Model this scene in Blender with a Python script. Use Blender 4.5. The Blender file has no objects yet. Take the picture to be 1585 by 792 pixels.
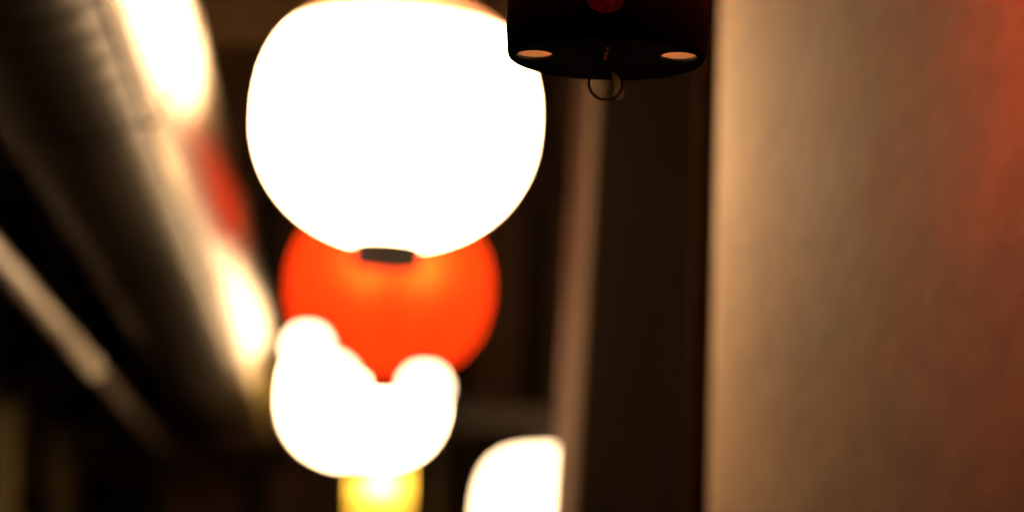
import bpy, bmesh, math, random
from mathutils import Vector, Matrix

random.seed(7)
scene = bpy.context.scene
COL = scene.collection
PI = math.pi

# ------------------------------------------------------------------ camera
cam_data = bpy.data.cameras.new('camera')
cam = bpy.data.objects.new('camera', cam_data)
COL.objects.link(cam)
cam_data.sensor_width = 36.0
cam_data.lens = 100.0
cam_data.clip_start = 0.02
cam_data.clip_end = 400.0
RT = Vector((0.99804204, -0.05216333, 0.03451189))
UP = Vector((-0.04184366, -0.14673039, 0.9882911))
FW = Vector((0.04648861, 0.98780017, 0.14862581))
rot = Matrix((RT, UP, -FW)).transposed()
EYE = Vector((0.0, 0.0, 1.6))
cam.matrix_world = Matrix.Translation(EYE) @ rot.to_4x4()
cam_data.dof.use_dof = True
cam_data.dof.focus_distance = 1.53
cam_data.dof.aperture_fstop = 5.0
cam_data.dof.aperture_blades = 0
scene.camera = cam

# ------------------------------------------------------------------ world: a late evening sky
world = bpy.data.worlds.new('World')
scene.world = world
world.use_nodes = True
wn = world.node_tree.nodes
sky = wn.new('ShaderNodeTexSky')
sky.sky_type = 'NISHITA'
sky.sun_disc = False
sky.sun_elevation = math.radians(-4.0)
sky.sun_rotation = math.radians(150.0)
wn['Background'].inputs['Strength'].default_value = 0.004
world.node_tree.links.new(sky.outputs['Color'], wn['Background'].inputs['Color'])

# ------------------------------------------------------------------ exposure
scene.view_settings.view_transform = 'Standard'
scene.view_settings.look = 'None'
scene.view_settings.exposure = 0.0
scene.view_settings.gamma = 1.0
scene.view_settings.use_curve_mapping = False
scene.cycles.max_bounces = 5
scene.cycles.diffuse_bounces = 3
scene.cycles.glossy_bounces = 2
scene.cycles.transparent_max_bounces = 16
scene.cycles.caustics_reflective = True
scene.cycles.sample_clamp_indirect = 6.0


# ------------------------------------------------------------------ helpers
def tag(o, label=None, cat=None, group=None, kind=None):
    if label: o['label'] = label
    if cat: o['category'] = cat
    if group: o['group'] = group
    if kind: o['kind'] = kind
    return o


def thing(name, loc, label, cat, group=None):
    o = bpy.data.objects.new(name, None)
    o.empty_display_size = 0.05
    COL.objects.link(o)
    o.location = loc
    return tag(o, label, cat, group)


def obj(name, bm, mat, parent=None, loc=(0, 0, 0), smooth=False, bevel=0.0, segs=2):
    me = bpy.data.meshes.new(name)
    bmesh.ops.recalc_face_normals(bm, faces=bm.faces)
    if bevel:
        bmesh.ops.bevel(bm, geom=list(bm.edges), offset=bevel, segments=segs, profile=0.5, affect='EDGES', clamp_overlap=True)
    bm.to_mesh(me)
    bm.free()
    if smooth:
        for p in me.polygons:
            p.use_smooth = True
    me.materials.append(mat)
    o = bpy.data.objects.new(name, me)
    COL.objects.link(o)
    o.location = loc
    if parent: o.parent = parent
    return o


def box(x0, x1, y0, y1, z0, z1, bm=None):
    bm = bm or bmesh.new()
    v = [bm.verts.new((x, y, z)) for x in (x0, x1) for y in (y0, y1) for z in (z0, z1)]
    for f in ((0, 1, 3, 2), (4, 6, 7, 5), (0, 4, 5, 1), (2, 3, 7, 6), (0, 2, 6, 4), (1, 5, 7, 3)):
        bm.faces.new([v[i] for i in f])
    return bm


def lathe(profile, n=48, bm=None, cap_lo=False, cap_hi=False):
    """profile: list of (r, z); revolves round Z."""
    bm = bm or bmesh.new()
    rings = []
    for r, z in profile:
        rings.append([bm.verts.new((r * math.cos(2 * PI * k / n), r * math.sin(2 * PI * k / n), z)) for k in range(n)])
    for a, b in zip(rings, rings[1:]):
        for k in range(n):
            bm.faces.new((a[k], a[(k + 1) % n], b[(k + 1) % n], b[k]))
    if cap_lo: bm.faces.new(rings[0][::-1])
    if cap_hi: bm.faces.new(rings[-1])
    return bm


def tube(pts, r, n=8, bm=None, closed=False, cap=True):
    bm = bm or bmesh.new()
    pts = [Vector(p) for p in pts]
    rings = []
    m = len(pts)
    ref = None
    for i, p in enumerate(pts):
        if closed:
            d = pts[(i + 1) % m] - pts[i - 1]
        else:
            d = pts[min(i + 1, m - 1)] - pts[max(i - 1, 0)]
        d.normalize()
        if ref is None:
            ref = Vector((0, 0, 1)) if abs(d.z) < 0.9 else Vector((1, 0, 0))
        a = d.cross(ref).normalized()
        b = a.cross(d).normalized()
        ref = b if not closed else ref
        rr = r[i] if isinstance(r, (list, tuple)) else r
        rings.append([bm.verts.new(p + rr * (a * math.cos(2 * PI * k / n) + b * math.sin(2 * PI * k / n))) for k in range(n)])
    pairs = list(zip(rings, rings[1:]))
    if closed: pairs.append((rings[-1], rings[0]))
    for ra, rb in pairs:
        for k in range(n):
            bm.faces.new((ra[k], ra[(k + 1) % n], rb[(k + 1) % n], rb[k]))
    if cap and not closed:
        bm.faces.new(rings[0][::-1])
        bm.faces.new(rings[-1])
    return bm


# ------------------------------------------------------------------ materials
def new_mat(name):
    m = bpy.data.materials.new(name)
    m.use_nodes = True
    nt = m.node_tree
    return m, nt, nt.nodes, nt.links, nt.nodes['Principled BSDF']


def surface(name, c1, c2, scale=(4, 4, 4), rough=0.6, metal=0.0, bump=0.2, bump_scale=30.0, detail=6.0, spec=0.5,
            rough2=None, lo=0.35, hi=0.65, bump_dist=0.01):
    """two-tone noise material in object coordinates, stretched by scale, with fine relief"""
    m, nt, N, L, b = new_mat(name)
    tc = N.new('ShaderNodeTexCoord')
    mp = N.new('ShaderNodeMapping')
    mp.inputs['Scale'].default_value = scale
    L.new(tc.outputs['Object'], mp.inputs['Vector'])
    nz = N.new('ShaderNodeTexNoise')
    nz.inputs['Scale'].default_value = 1.0
    nz.inputs['Detail'].default_value = detail
    nz.inputs['Roughness'].default_value = 0.6
    L.new(mp.outputs['Vector'], nz.inputs['Vector'])
    rp = N.new('ShaderNodeValToRGB')
    rp.color_ramp.elements[0].position = lo
    rp.color_ramp.elements[1].position = hi
    rp.color_ramp.elements[0].color = (*c1, 1)
    rp.color_ramp.elements[1].color = (*c2, 1)
    L.new(nz.outputs['Fac'], rp.inputs['Fac'])
    L.new(rp.outputs['Color'], b.inputs['Base Color'])
    b.inputs['Metallic'].default_value = metal
    b.inputs['Specular IOR Level'].default_value = spec
    if rough2 is None:
        b.inputs['Roughness'].default_value = rough
    else:
        mr = N.new('ShaderNodeMapRange')
        mr.inputs['To Min'].default_value = rough
        mr.inputs['To Max'].default_value = rough2
        L.new(nz.outputs['Fac'], mr.inputs['Value'])
        L.new(mr.outputs['Result'], b.inputs['Roughness'])
    if bump:
        n2 = N.new('ShaderNodeTexNoise')
        n2.inputs['Scale'].default_value = bump_scale
        n2.inputs['Detail'].default_value = 4.0
        mp2 = N.new('ShaderNodeMapping')
        s = max(scale)
        mp2.inputs['Scale'].default_value = tuple(max(0.08, q / s) for q in scale)
        L.new(tc.outputs['Object'], mp2.inputs['Vector'])
        L.new(mp2.outputs['Vector'], n2.inputs['Vector'])
        bp = N.new('ShaderNodeBump')
        bp.inputs['Strength'].default_value = bump
        bp.inputs['Distance'].default_value = bump_dist
        L.new(n2.outputs['Fac'], bp.inputs['Height'])
        L.new(bp.outputs['Normal'], b.inputs['Normal'])
    return m


def paper(name, col, glow, strength, half_h=0.17, band=None, band_at=0.8, see=0.0):
    """lantern paper: gives off light (glow) and lets the bulb behind it shine through; band = painted ends"""
    m, nt, N, L, b = new_mat(name)
    N.remove(b)
    out = N['Material Output']
    tc = N.new('ShaderNodeTexCoord')
    nz = N.new('ShaderNodeTexNoise')
    nz.inputs['Scale'].default_value = 60.0
    nz.inputs['Detail'].default_value = 5.0
    mp = N.new('ShaderNodeMapping')
    mp.inputs['Scale'].default_value = (1.0, 1.0, 0.3)
    L.new(tc.outputs['Object'], mp.inputs['Vector'])
    L.new(mp.outputs['Vector'], nz.inputs['Vector'])
    fib = N.new('ShaderNodeMix'); fib.data_type = 'RGBA'
    fib.inputs['A'].default_value = (*[c * 0.86 for c in col], 1)
    fib.inputs['B'].default_value = (*col, 1)
    L.new(nz.outputs['Fac'], fib.inputs['Factor'])
    gl = N.new('ShaderNodeMix'); gl.data_type = 'RGBA'
    gl.inputs['A'].default_value = (*[c * 0.86 for c in glow], 1)
    gl.inputs['B'].default_value = (*glow, 1)
    L.new(nz.outputs['Fac'], gl.inputs['Factor'])
    # overlapping paper gores: slightly denser at the joints
    gr = N.new('ShaderNodeTexGradient'); gr.gradient_type = 'RADIAL'
    L.new(tc.outputs['Object'], gr.inputs['Vector'])
    ml = N.new('ShaderNodeMath'); ml.operation = 'MULTIPLY'; ml.inputs[1].default_value = 12.0
    L.new(gr.outputs['Fac'], ml.inputs[0])
    fc = N.new('ShaderNodeMath'); fc.operation = 'FRACT'
    L.new(ml.outputs[0], fc.inputs[0])
    jr = N.new('ShaderNodeMapRange')
    jr.inputs['From Min'].default_value = 0.0
    jr.inputs['From Max'].default_value = 0.16
    jr.inputs['To Min'].default_value = 0.62
    L.new(fc.outputs[0], jr.inputs['Value'])
    outs = []
    for src in (fib.outputs['Result'], gl.outputs['Result']):
        vm = N.new('ShaderNodeVectorMath'); vm.operation = 'SCALE'
        L.new(src, vm.inputs[0])
        L.new(jr.outputs['Result'], vm.inputs['Scale'])
        outs.append(vm.outputs['Vector'])
    c_out, g_out = outs
    if band:
        sp = N.new('ShaderNodeSeparateXYZ')
        L.new(tc.outputs['Object'], sp.inputs['Vector'])
        mr = N.new('ShaderNodeMapRange')
        mr.inputs['From Min'].default_value = half_h * band_at
        mr.inputs['From Max'].default_value = half_h * (band_at + 0.10)
        L.new(sp.outputs['Z'], mr.inputs['Value'])
        for k in (0, 1):
            mx = N.new('ShaderNodeMix'); mx.data_type = 'RGBA'
            L.new(mr.outputs['Result'], mx.inputs['Factor'])
            L.new((c_out, g_out)[k], mx.inputs['A'])
            mx.inputs['B'].default_value = (*band[k], 1)
            if k == 0: c_new = mx.outputs['Result']
            else: g_new = mx.outputs['Result']
        c_out, g_out = c_new, g_new
    em = N.new('ShaderNodeEmission')
    em.inputs['Strength'].default_value = strength
    L.new(g_out, em.inputs['Color'])
    tr = N.new('ShaderNodeBsdfTranslucent')
    L.new(c_out, tr.inputs['Color'])
    df = N.new('ShaderNodeBsdfDiffuse')
    L.new(c_out, df.inputs['Color'])
    mx = N.new('ShaderNodeMixShader')
    mx.inputs['Fac'].default_value = 0.35
    L.new(tr.outputs[0], mx.inputs[1])
    L.new(df.outputs[0], mx.inputs[2])
    if see:
        rf = N.new('ShaderNodeBsdfRefraction')
        rf.inputs['IOR'].default_value = 1.4
        rf.inputs['Roughness'].default_value = 0.75
        L.new(c_out, rf.inputs['Color'])
        m2 = N.new('ShaderNodeMixShader')
        m2.inputs['Fac'].default_value = see
        L.new(mx.outputs[0], m2.inputs[1])
        L.new(rf.outputs[0], m2.inputs[2])
        mx = m2
    ad = N.new('ShaderNodeAddShader')
    L.new(em.outputs[0], ad.inputs[0])
    L.new(mx.outputs[0], ad.inputs[1])
    L.new(ad.outputs[0], out.inputs['Surface'])
    return m


M = {}
M['lacquer'] = surface('black_lacquer', (0.003, 0.0027, 0.0027), (0.006, 0.005, 0.005), (20, 20, 6), rough=0.6, bump=0.08, bump_scale=90, rough2=0.8, spec=0.05)
M['red_glow'] = surface('red_glow_colour', (0.02, 0.003, 0.003), (0.20, 0.014, 0.010), (260, 260, 260), rough=0.6, bump=0.1)  # colour of the dim red glow on the black hoop
M['liner'] = surface('bare_wood_liner', (0.72, 0.56, 0.38), (0.85, 0.68, 0.48), (30, 30, 8), rough=0.6, bump=0.1)
M['wire'] = surface('dark_bronze_wire', (0.05, 0.03, 0.02), (0.10, 0.06, 0.04), (60, 60, 60), rough=0.4, metal=1.0, bump=0.0)
M['bright_wire'] = surface('bright_steel_wire', (0.85, 0.84, 0.82), (0.92, 0.91, 0.90), (90, 90, 90), rough=0.22, metal=1.0, bump=0.0)
M['galv'] = surface('galvanised_duct_metal', (0.075, 0.063, 0.049), (0.12, 0.103, 0.082), (7, 1.2, 7), rough=0.36, metal=1.0, bump=0.12, bump_scale=14, rough2=0.42, bump_dist=0.006)
M['seam'] = surface('pale_seam_metal', (0.17, 0.14, 0.10), (0.23, 0.195, 0.14), (8, 3, 8), rough=0.5, bump=0.2, bump_scale=40)
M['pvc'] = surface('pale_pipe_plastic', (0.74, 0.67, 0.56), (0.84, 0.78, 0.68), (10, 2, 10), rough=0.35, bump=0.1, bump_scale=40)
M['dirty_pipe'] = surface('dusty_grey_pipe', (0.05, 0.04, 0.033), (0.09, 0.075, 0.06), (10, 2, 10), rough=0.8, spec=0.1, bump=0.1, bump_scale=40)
M['plaster'] = surface('tan_plaster', (0.36, 0.195, 0.085), (0.74, 0.50, 0.285), (5, 2.4, 8), rough=0.75, bump=0.12, bump_scale=22, rough2=0.9, lo=0.32, hi=0.68, bump_dist=0.006)
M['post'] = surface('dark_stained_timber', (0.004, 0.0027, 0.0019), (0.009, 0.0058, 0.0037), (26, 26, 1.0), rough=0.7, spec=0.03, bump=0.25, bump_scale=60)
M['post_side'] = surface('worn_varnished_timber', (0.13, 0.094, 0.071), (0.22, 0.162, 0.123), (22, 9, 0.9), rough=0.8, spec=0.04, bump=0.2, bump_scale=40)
M['jamb'] = surface('brown_timber', (0.014, 0.0065, 0.003), (0.028, 0.0125, 0.0055), (24, 24, 1.1), rough=1.0, spec=0.0, bump=0.2, bump_scale=50)
M['beam'] = surface('weathered_beam_timber', (0.08, 0.04, 0.015), (0.13, 0.07, 0.025), (1.5, 20, 20), rough=0.65, bump=0.25, bump_scale=50)
M['facade'] = surface('charred_board_wall', (0.016, 0.012, 0.010), (0.040, 0.028, 0.020), (14, 14, 0.8), rough=0.7, bump=0.3, bump_scale=40)
M['far_wood'] = surface('faded_brown_boards', (0.16, 0.08, 0.035), (0.34, 0.19, 0.09), (9, 9, 1.2), rough=0.7, bump=0.3, bump_scale=40)
M['ground'] = surface('worn_stone_paving', (0.035, 0.032, 0.03), (0.07, 0.065, 0.06), (3, 3, 3), rough=0.7, bump=0.3, bump_scale=20)
M['slip'] = surface('yellowed_paper', (0.03, 0.023, 0.007), (0.07, 0.054, 0.015), (8, 8, 3), rough=0.8, bump=0.1)
M['tape'] = paper('old_clear_tape', (0.40, 0.32, 0.23), (0, 0, 0), 0.0, see=0.3)
M['greypole'] = surface('grey_painted_pole', (0.06, 0.043, 0.032), (0.10, 0.075, 0.055), (9, 9, 2), rough=0.5, bump=0.1)
M['paper_white'] = paper('white_lantern_paper', (0.85, 0.78, 0.66), (1.0, 0.62, 0.31), 27.0, half_h=0.176,
                         band=((0.12, 0.055, 0.028), (0.020, 0.009, 0.004)), band_at=0.62)
M['paper_plain'] = paper('plain_white_lantern_paper', (0.85, 0.78, 0.66), (1.0, 0.64, 0.33), 14.0)
M['paper_small'] = paper('small_lantern_paper', (0.85, 0.78, 0.66), (1.0, 0.70, 0.42), 4.5)
M['paper_red'] = paper('red_lantern_paper', (0.85, 0.075, 0.010), (1.0, 0.032, 0.002), 0.40, see=0.22)
M['paper_dimred'] = paper('dim_red_lantern_paper', (0.70, 0.12, 0.04), (1.0, 0.06, 0.012), 0.35)
M['paper_yellow'] = paper('yellow_lantern_paper', (0.80, 0.52, 0.08), (1.0, 0.55, 0.06), 0.30, see=0.45)


# ------------------------------------------------------------------ the setting
bm = bmesh.new()
S = 60.0
vs = [bm.verts.new(p) for p in ((-S, -S, 0), (S, -S, 0), (S, S, 0), (-S, S, 0))]
bm.faces.new(vs)
tag(obj('ground', bm, M['ground']), kind='structure')

# near plaster wall, right
t = thing('plaster_wall', (0.372, 0.95, 0), 'blurred tan plaster wall with vertical stains filling the right side', 'wall')
bm = box(0, 0.30, -2.5, 2.2, 0, 4.2)
vert_edges = [e for e in bm.edges if abs(e.verts[0].co.z - e.verts[1].co.z) > 1]
bmesh.ops.bevel(bm, geom=vert_edges, offset=0.035, segments=8, profile=0.5, affect='EDGES')
o = obj('wall', bm, M['plaster'], t, smooth=True)
obj('baseboard', box(-0.012, 0.0, -2.38, 2.15, 0.0, 0.18), M['facade'], t, bevel=0.003)

# brown jamb behind the wall end
t = thing('door_jamb', (0.372, 3.30, 0), 'thin brown timber door jamb between the plaster wall and dark post', 'door frame')
obj('upright', box(0, 0.10, -0.03, 0.04, 0, 3.6), M['jamb'], t, bevel=0.004)

# dark timber post with its lit side
t = thing('timber_post', (0.277, 4.70, 0), 'wide dark timber post behind the near wall, its alley side dimly lit', 'post')
t.rotation_euler.y = math.radians(1.7)
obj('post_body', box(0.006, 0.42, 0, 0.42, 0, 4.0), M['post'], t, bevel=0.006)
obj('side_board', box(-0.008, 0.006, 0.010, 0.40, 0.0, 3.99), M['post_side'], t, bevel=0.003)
obj('plinth', box(-0.03, 0.45, -0.03, 0.45, 0, 0.22), M['ground'], t, bevel=0.01)

# right hand building, set back
t = thing('right_building', (0.86, 3.2, 0), 'dark timber building set back behind the dark post', 'building')
obj('wall', box(0, 3.0, 0, 14.0, 0, 5.0), M['facade'], t)
for y in (4.2, 7.0, 9.8, 12.6):
    obj('upright', box(-0.06, 0.0, y, y + 0.12, 0, 4.9), M['post'], t, bevel=0.005)
obj('rail', box(-0.045, 0.0, 0.1, 13.9, 2.35, 2.47), M['jamb'], t, bevel=0.005)

# left hand building
t = thing('left_building', (-1.05, 0, 0), 'unlit dark timber building along the left of the alley', 'building')
obj('wall', box(-3.0, 0, -2, 18.0, 0, 5.0), M['facade'], t)
for y in (0.5, 3.0, 5.5, 8.0, 10.5, 13.0, 15.5):
    obj('upright', box(0.0, 0.07, y, y + 0.13, 0, 4.9), M['post'], t, bevel=0.005)
obj('rail', box(0.0, 0.05, -1.9, 17.9, 2.02, 2.14), M['post'], t, bevel=0.005)
obj('rail', box(0.0, 0.05, -1.9, 17.9, 3.3, 3.42), M['post'], t, bevel=0.005)

# building closing the alley
t = thing('far_building', (0, 12.0, 0), 'dim brown timber building closing the far end of the alley', 'building')
obj('wall', box(-1.04, 0.85, 0, 2.0, 0, 6.0), M['far_wood'], t)
obj('lintel', box(-1.04, 0.85, -0.12, 0.0, 2.55, 2.75), M['beam'], t, bevel=0.01)
obj('lintel', box(-1.04, 0.85, -0.12, 0.0, 3.62, 3.78), M['beam'], t, bevel=0.01)
for x in (-0.98, -0.52, 0.10, 0.30, 0.62):
    obj('upright', box(x, x + 0.10, -0.09, 0.0, 0, 5.9), M['facade'], t, bevel=0.006)

# beam across the alley overhead
t = thing('overhead_beam', (0, 7.6, 3.30), 'brown timber beam crossing the alley above the white lantern', 'beam')
obj('timber', box(-1.04, 0.85, -0.06, 0.06, 0.0, 0.13), M['beam'], t, bevel=0.008)
for x in (-0.95, 0.76):
    obj('bracket', box(x, x + 0.07, -0.075, -0.062, -0.10, 0.16), M['wire'], t, bevel=0.003)

# ------------------------------------------------------------------ metal duct
def along_y(bm):
    bmesh.ops.rotate(bm, verts=bm.verts, cent=(0, 0, 0), matrix=Matrix.Rotation(-PI / 2, 3, 'X'))   # z -> y
    return bm

DUCT_R = 0.153
t = thing('exhaust_duct', (-0.397, 0, 2.407), 'shiny round metal duct overhead at left, mirroring the lit lanterns', 'duct')
sec_len = 1.5
for k in range(-1, 6):
    y0 = 0.55 + k * sec_len
    prof = []
    n = 60
    for i in range(n + 1):
        z = sec_len * i / n
        ph = (z % 0.125) / 0.125
        r = DUCT_R + (0.0022 if ph < 0.09 else 0.0)
        prof.append((r, z))
    s = obj('duct_section', along_y(lathe(prof, 72)), M['galv'], t, (0, y0, 0), smooth=True)
    f = along_y(lathe([(DUCT_R, -0.014), (DUCT_R + 0.0028, -0.014), (DUCT_R + 0.0028, 0.014), (DUCT_R, 0.014)], 72))
    obj('flange', f, M['galv'], s, (0, 0, 0))
    # flat seam strip along the lower right of each length
    a = math.radians(-48)
    rr = DUCT_R + 0.003
    bm = box(-0.003, 0.005, 0.016, sec_len - 0.016, -0.011, 0.011)
    bmesh.ops.rotate(bm, verts=bm.verts, cent=(0, 0, 0), matrix=Matrix.Rotation(-a, 3, 'Y'))
    bmesh.ops.translate(bm, verts=bm.verts, vec=(rr * math.cos(a), 0, rr * math.sin(a)))
    obj('seam_strip', bm, M['seam'], s, bevel=0.002)
    obj('wall_arm', box(-0.65, 0.02, 0.70, 0.73, DUCT_R + 0.001, DUCT_R + 0.03), M['galv'], s)
obj('end_cap', along_y(lathe([(0.02, 0), (DUCT_R, 0), (DUCT_R, 0.03), (0.02, 0.03)], 72)), M['galv'], t, (0, 0.55 + 6 * sec_len, 0))

# ------------------------------------------------------------------ pipes on the left
def pipe(name, y0, y1, mat, r, label):
    t = thing(name, (-0.625, y0, 2.262), label, 'pipe')
    obj('pipe_run', along_y(lathe([(r * 0.2, 0), (r, 0), (r, (y1 - y0) / 2), (r, y1 - y0), (r * 0.2, y1 - y0)], 24)), mat, t, smooth=False)
    y = 0.3
    while y < y1 - y0:
        obj('clip', along_y(lathe([(r, -0.012), (r + 0.004, -0.012), (r + 0.004, 0.012), (r, 0.012)], 24)), M['wire'], t, (0, y, 0))
        obj('clip_arm', box(-0.43, -r, y - 0.008, y + 0.008, -0.006, 0.006), M['wire'], t)
        y += 1.45
    return t

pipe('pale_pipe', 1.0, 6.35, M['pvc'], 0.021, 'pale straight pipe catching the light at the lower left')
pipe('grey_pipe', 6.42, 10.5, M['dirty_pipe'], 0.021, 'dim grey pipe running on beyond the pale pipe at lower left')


# ------------------------------------------------------------------ lanterns
def body_profile(R, H, hoop_r, ribs, e_top=2.4, scallop=0.0035, e_low=None):
    prof = []
    steps = ribs * 4
    for i in range(steps + 1):
        u = -1 + 2 * i / steps
        e = e_top if u > 0 or e_low is None else e_low
        tmax = (1 - (hoop_r / R) ** e) ** (1 / e)      # where the outline reaches the hoop radius
        t_ = u * tmax
        r = R * max(0.0, 1 - abs(t_) ** e) ** (1 / e)
        ph = (i % 4) / 4
        r -= scallop * math.sin(PI * ph) * -1 + scallop
        prof.append((max(r, hoop_r * 0.98), t_ / tmax * H / 2))
    return prof


def lantern(name, loc, R, H, hoop_r, hoop_h, mat, label, cat='paper lantern', ribs=26, e=2.4, bulb=(1.0, 0.75, 0.5), watts=10.0,
            bulb_z=0.0, group=None, cable_z=None, bulb_x=(0.0,), rib_depth=0.0009, e_low=None):
    """loc is the middle of the paper body"""
    t = thing(name, loc, label, cat, group)
    obj('paper_body', lathe(body_profile(R, H, hoop_r, ribs, e, rib_depth, e_low), 64), mat, t, smooth=True)
    w = 0.004
    for s, nm in ((-1, 'bottom_hoop'), (1, 'top_hoop')):
        z0 = s * (H / 2 - 0.004)
        z1 = s * (H / 2 + hoop_h)
        pr = [(hoop_r - w, z0), (hoop_r + w, z0), (hoop_r + w, z1), (hoop_r - w, z1), (hoop_r - w, z0)]
        obj(nm, lathe(pr, 48), M['lacquer'], t)
    # wire handle and hook
    zt = H / 2 + hoop_h
    pts = [(hoop_r * math.cos(a), 0, zt - 0.004 + 0.3 * R * math.sin(a)) for a in [PI * k / 12 for k in range(13)]]
    obj('handle', tube(pts, 0.002, 6), M['wire'], t)
    if cable_z:
        obj('hook', tube([(0, 0, zt - 0.006 + 0.3 * R), (0, 0, cable_z - loc[2])], 0.0018, 6), M['wire'], t)
    for bx in bulb_x:
        ld = bpy.data.lights.new('bulb', 'POINT')
        ld.energy = watts / len(bulb_x)
        ld.color = bulb
        ld.shadow_soft_size = min(0.03, R * 0.3)
        lo = bpy.data.objects.new('bulb', ld)
        COL.objects.link(lo)
        lo.parent = t
        lo.location = (bx, 0, bulb_z)
    return t


CABLE_Z = 2.66
g = 'paper lanterns hung along the cable'
o = lantern('paper_lantern', (0.015, 3.87, 2.363), 0.193, 0.344, 0.043, 0.031, M['paper_white'],
            'largest glowing white paper lantern, above the red lantern', e=2.45, e_low=2.12, watts=12, group=g, cable_z=CABLE_Z)
o.rotation_euler.y = math.radians(1.5)
o = lantern('paper_lantern', (0.021, 5.37, 2.336), 0.193, 0.345, 0.034, 0.026, M['paper_red'],
            'glowing red paper lantern below the largest white lantern', e=2.2, watts=3.0, bulb=(1.0, 0.72, 0.42), bulb_z=0.035, group=g, cable_z=CABLE_Z,
            bulb_x=(-0.035, 0.05))
lantern('paper_lantern', (-0.023, 6.64, 2.252), 0.190, 0.325, 0.044, 0.02, M['paper_plain'],
        'glowing white paper lantern below the red lantern', watts=12, group=g, cable_z=CABLE_Z)
lantern('long_lantern', (0.030, 8.0, 2.01), 0.084, 0.66, 0.076, 0.02, M['paper_yellow'],
        'yellow cylindrical paper lantern at the bottom below the white lanterns', ribs=30, e=14, watts=3.5, bulb=(1, .8, .5), bulb_z=0.13, cable_z=CABLE_Z)
lantern('long_lantern', (0.440, 6.5, 1.875), 0.200, 0.52, 0.075, 0.02, M['paper_small'],
        'tall white paper lantern at the bottom beside the dark post', ribs=26, e=4.2, watts=4, cable_z=CABLE_Z)
g = 'small round lanterns in front of the red lantern'
for x, z, r, lab in ((-0.114, 2.145, 0.040, 'small glowing white round lantern at the left of the red lantern, smallest of three'),
                     (-0.084, 2.077, 0.064, 'small glowing white round lantern below left of the red lantern, lowest of three'),
                     (0.085, 2.085, 0.042, 'small glowing white round lantern below right of the red lantern')):
    lantern('round_lantern', (x, 4.75, z), r, r * 1.9, r * 0.3, 0.004, M['paper_small'], lab, ribs=9, e=2.0, watts=0.12, group=g, cable_z=None, rib_depth=0.001)

t = thing('hanging_cable', (0.0, 0.0, CABLE_Z), 'thin black cable the lanterns hang from', 'cable')
obj('cable_run', tube([(0.016, 0.2, 0.006), (0.016, 3.87, 0.0), (0.02, 5.37, 0.0), (-0.023, 6.64, 0.0), (0.035, 8.0, 0.0), (0.03, 11.99, 0.02)], 0.004, 6), M['wire'], t)

# ------------------------------------------------------------------ near lantern, in focus: only its black base shows
HB = Vector((0.146, 1.86, 2.015))           # middle of the base plate
RB = 0.0665
t = thing('near_lantern', EYE + (HB - EYE) * 0.828, 'black base of the nearest lantern with two lit holes and a wire ring', 'paper lantern')
t.scale = (0.828, 0.828, 0.828)
hh = 0.062
prof = [(RB - 0.0035, 0.0035), (RB - 0.0035, hh), (RB + 0.0015, hh), (RB + 0.0012, 0.02), (RB, 0.004), (RB - 0.0008, 0.0012), (RB - 0.002, 0.0)]
obj('base_hoop', lathe(prof, 96), M['lacquer'], t, smooth=True)
obj('liner', lathe([(RB - 0.0036, 0.006), (RB - 0.0036, hh - 0.002), (RB - 0.0048, hh - 0.002), (RB - 0.0048, 0.006), (RB - 0.0036, 0.006)], 96), M['liner'], t, smooth=True)
bm = bmesh.new()  # dim red glow on the hoop front, put in as a coloured patch
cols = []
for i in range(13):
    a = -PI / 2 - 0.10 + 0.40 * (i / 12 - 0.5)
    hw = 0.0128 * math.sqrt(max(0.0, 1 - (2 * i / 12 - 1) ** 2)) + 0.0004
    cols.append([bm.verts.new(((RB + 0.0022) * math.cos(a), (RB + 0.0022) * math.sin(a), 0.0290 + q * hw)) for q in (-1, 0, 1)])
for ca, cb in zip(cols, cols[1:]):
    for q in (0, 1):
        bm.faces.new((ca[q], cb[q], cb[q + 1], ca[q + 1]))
obj('red_glow_patch', bm, M['red_glow'], t, smooth=True)
# plate with two round holes, from a filled outline
cu = bpy.data.curves.new('plate', 'CURVE')
cu.dimensions = '2D'
cu.fill_mode = 'BOTH'
cu.extrude = 0.0009
cu.bevel_depth = 0.0003
def ring_spline(cx, cy, r, n):
    sp = cu.splines.new('POLY')
    sp.points.add(n - 1)
    for k in range(n):
        a = 2 * PI * k / n
        sp.points[k].co = (cx + r * math.cos(a), cy + r * (1.25 if n < 50 else 1.0) * math.sin(a), 0, 1)
    sp.use_cyclic_u = True
ring_spline(0, 0, RB - 0.0016, 96)
ring_spline(-0.0480, -0.002, 0.0124, 32)
ring_spline(0.0470, -0.016, 0.0124, 32)
tmp = bpy.data.objects.new('plate_outline', cu)
COL.objects.link(tmp)
dg = bpy.context.evaluated_depsgraph_get()
me = bpy.data.meshes.new_from_object(tmp.evaluated_get(dg))
bpy.data.objects.remove(tmp)
me.materials.clear()
me.materials.append(M['lacquer'])
plate = bpy.data.objects.new('base_plate', me)
COL.objects.link(plate)
plate.parent = t
plate.location = (0, 0, 0.0016)
# body above the hoop
H, R = 0.30, 0.135
b = obj('paper_body', lathe(body_profile(R, H, RB, 18), 64), M['paper_dimred'], t, (0, 0, hh + H / 2 - 0.004), smooth=True)
obj('top_hoop', lathe([(RB - .003, -.004), (RB + .002, -.004), (RB + .002, .05), (RB - .003, .05), (RB - .003, -.004)], 64), M['lacquer'], t, (0, 0, hh + H - 0.004))
obj('handle', tube([(RB * math.cos(a), 0, 0.07 * math.sin(a)) for a in [PI * k / 12 for k in range(13)]], 0.0022, 6), M['wire'], t, (0, 0, hh + H + 0.044))
obj('wall_arm', tube([(0, 0, hh + H + 0.112), (0.10, 0, hh + H + 0.118), (0.303, 0, hh + H + 0.118)], 0.005, 8), M['wire'], t)
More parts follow.
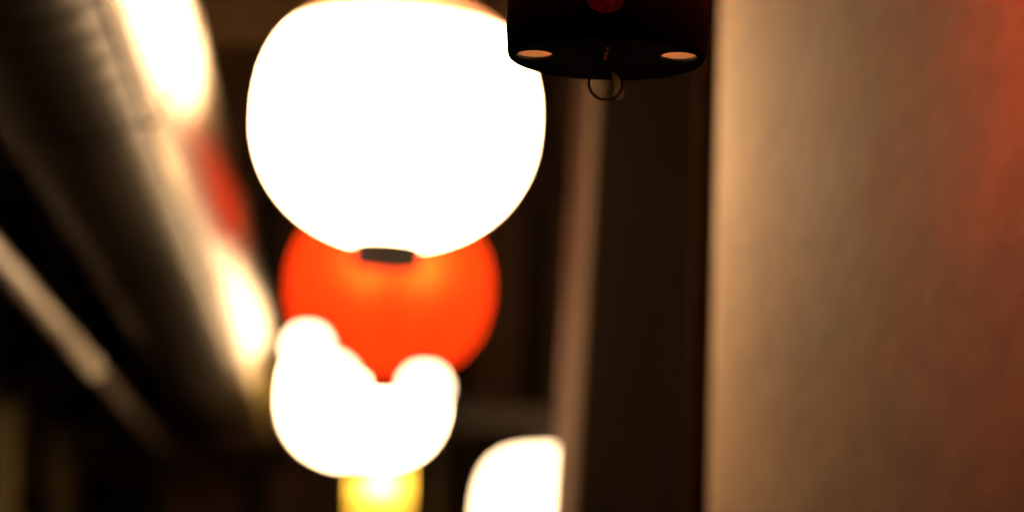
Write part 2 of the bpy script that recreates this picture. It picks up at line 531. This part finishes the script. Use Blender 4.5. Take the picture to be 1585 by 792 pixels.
# staple with bright turns, ring and a scrap of tape
obj('staple', tube([(-0.0022, -0.002, 0.001), (-0.0022, -0.002, -0.0035), (0.0, -0.002, -0.005), (0.0022, -0.002, -0.0035), (0.0022, -0.002, 0.001)], 0.0007, 6), M['wire'], t)
RR = 0.0112
ring = obj('ring', tube([(RR * math.cos(2 * PI * k / 48), 0.12 * RR * math.sin(2 * PI * k / 48), RR * math.sin(2 * PI * k / 48)) for k in range(48)], 0.00095, 8, closed=True),
           M['wire'], t, (0.0, -0.002, -0.0055 - RR), smooth=True)
bm = bmesh.new()
for k, y in enumerate((-0.008, -0.021, -0.036)):
    bmesh.ops.create_icosphere(bm, subdivisions=2, radius=0.0023 - 0.0003 * k, matrix=Matrix.Translation((-0.0020 - 0.0003 * k, y, 0.0002)))
obj('bright_turn', bm, M['bright_wire'], t)
bm = bmesh.new()
ptsT = [(0.003, 0, -0.007), (0.008, 0.001, -0.008), (0.0118, 0.002, -0.0145), (0.0135, 0.001, -0.0245), (0.009, 0, -0.0275), (0.005, 0.001, -0.0245), (0.0065, 0.001, -0.0175)]
fr = [bm.verts.new(p) for p in ptsT]
bk = [bm.verts.new((p[0], p[1] + 0.0003, p[2])) for p in ptsT]
bm.faces.new(fr); bm.faces.new(bk[::-1])
for k in range(len(fr)):
    j = (k + 1) % len(fr)
    bm.faces.new((fr[k], bk[k], bk[j], fr[j]))
obj('tape_scrap', bm, M['tape'], t)
ld = bpy.data.lights.new('bulb', 'POINT')
ld.energy = 3.2
ld.color = (1.0, 0.62, 0.36)
ld.shadow_soft_size = 0.02
lo = bpy.data.objects.new('bulb', ld)
COL.objects.link(lo)
lo.parent = t
lo.location = (0, 0, 0.15)

# ------------------------------------------------------------------ far things
t = thing('grey_pole', (0.21, 9.0, 0), 'grey pole standing left of the tall white lantern', 'pole')
obj('shaft', lathe([(0.028, 0), (0.026, 2.45), (0.02, 2.46)], 24, cap_lo=True, cap_hi=True), M['greypole'], t, smooth=True)
obj('foot', lathe([(0.07, 0), (0.07, 0.02), (0.03, 0.05)], 24, cap_lo=True, cap_hi=True), M['greypole'], t)
t = thing('name_board', (0.36, 9.4, 2.42), 'grey brown board above the tall white lantern', 'board')
obj('panel', box(-0.15, 0.48, 0, 0.03, 0, 0.10), M['greypole'], t, bevel=0.003)

for k, (y, z, w, h) in enumerate(((7.6, 2.30, 0.12, 0.34), (9.0, 2.36, 0.14, 0.36), (10.2, 2.60, 0.12, 0.30), (11.3, 2.28, 0.16, 0.36))):
    lab = ['nearest', 'second nearest', 'second farthest', 'farthest'][k]
    o = obj('paper_slip', box(0, 0.004, -w / 2, w / 2, -h, 0), M['slip'], None, (-0.975, y, z))
    o.rotation_euler.z = math.radians(-35)
    tag(o, f'{lab} dim yellowed paper slip on the dark left building', 'paper slip', 'paper slips on the left building')
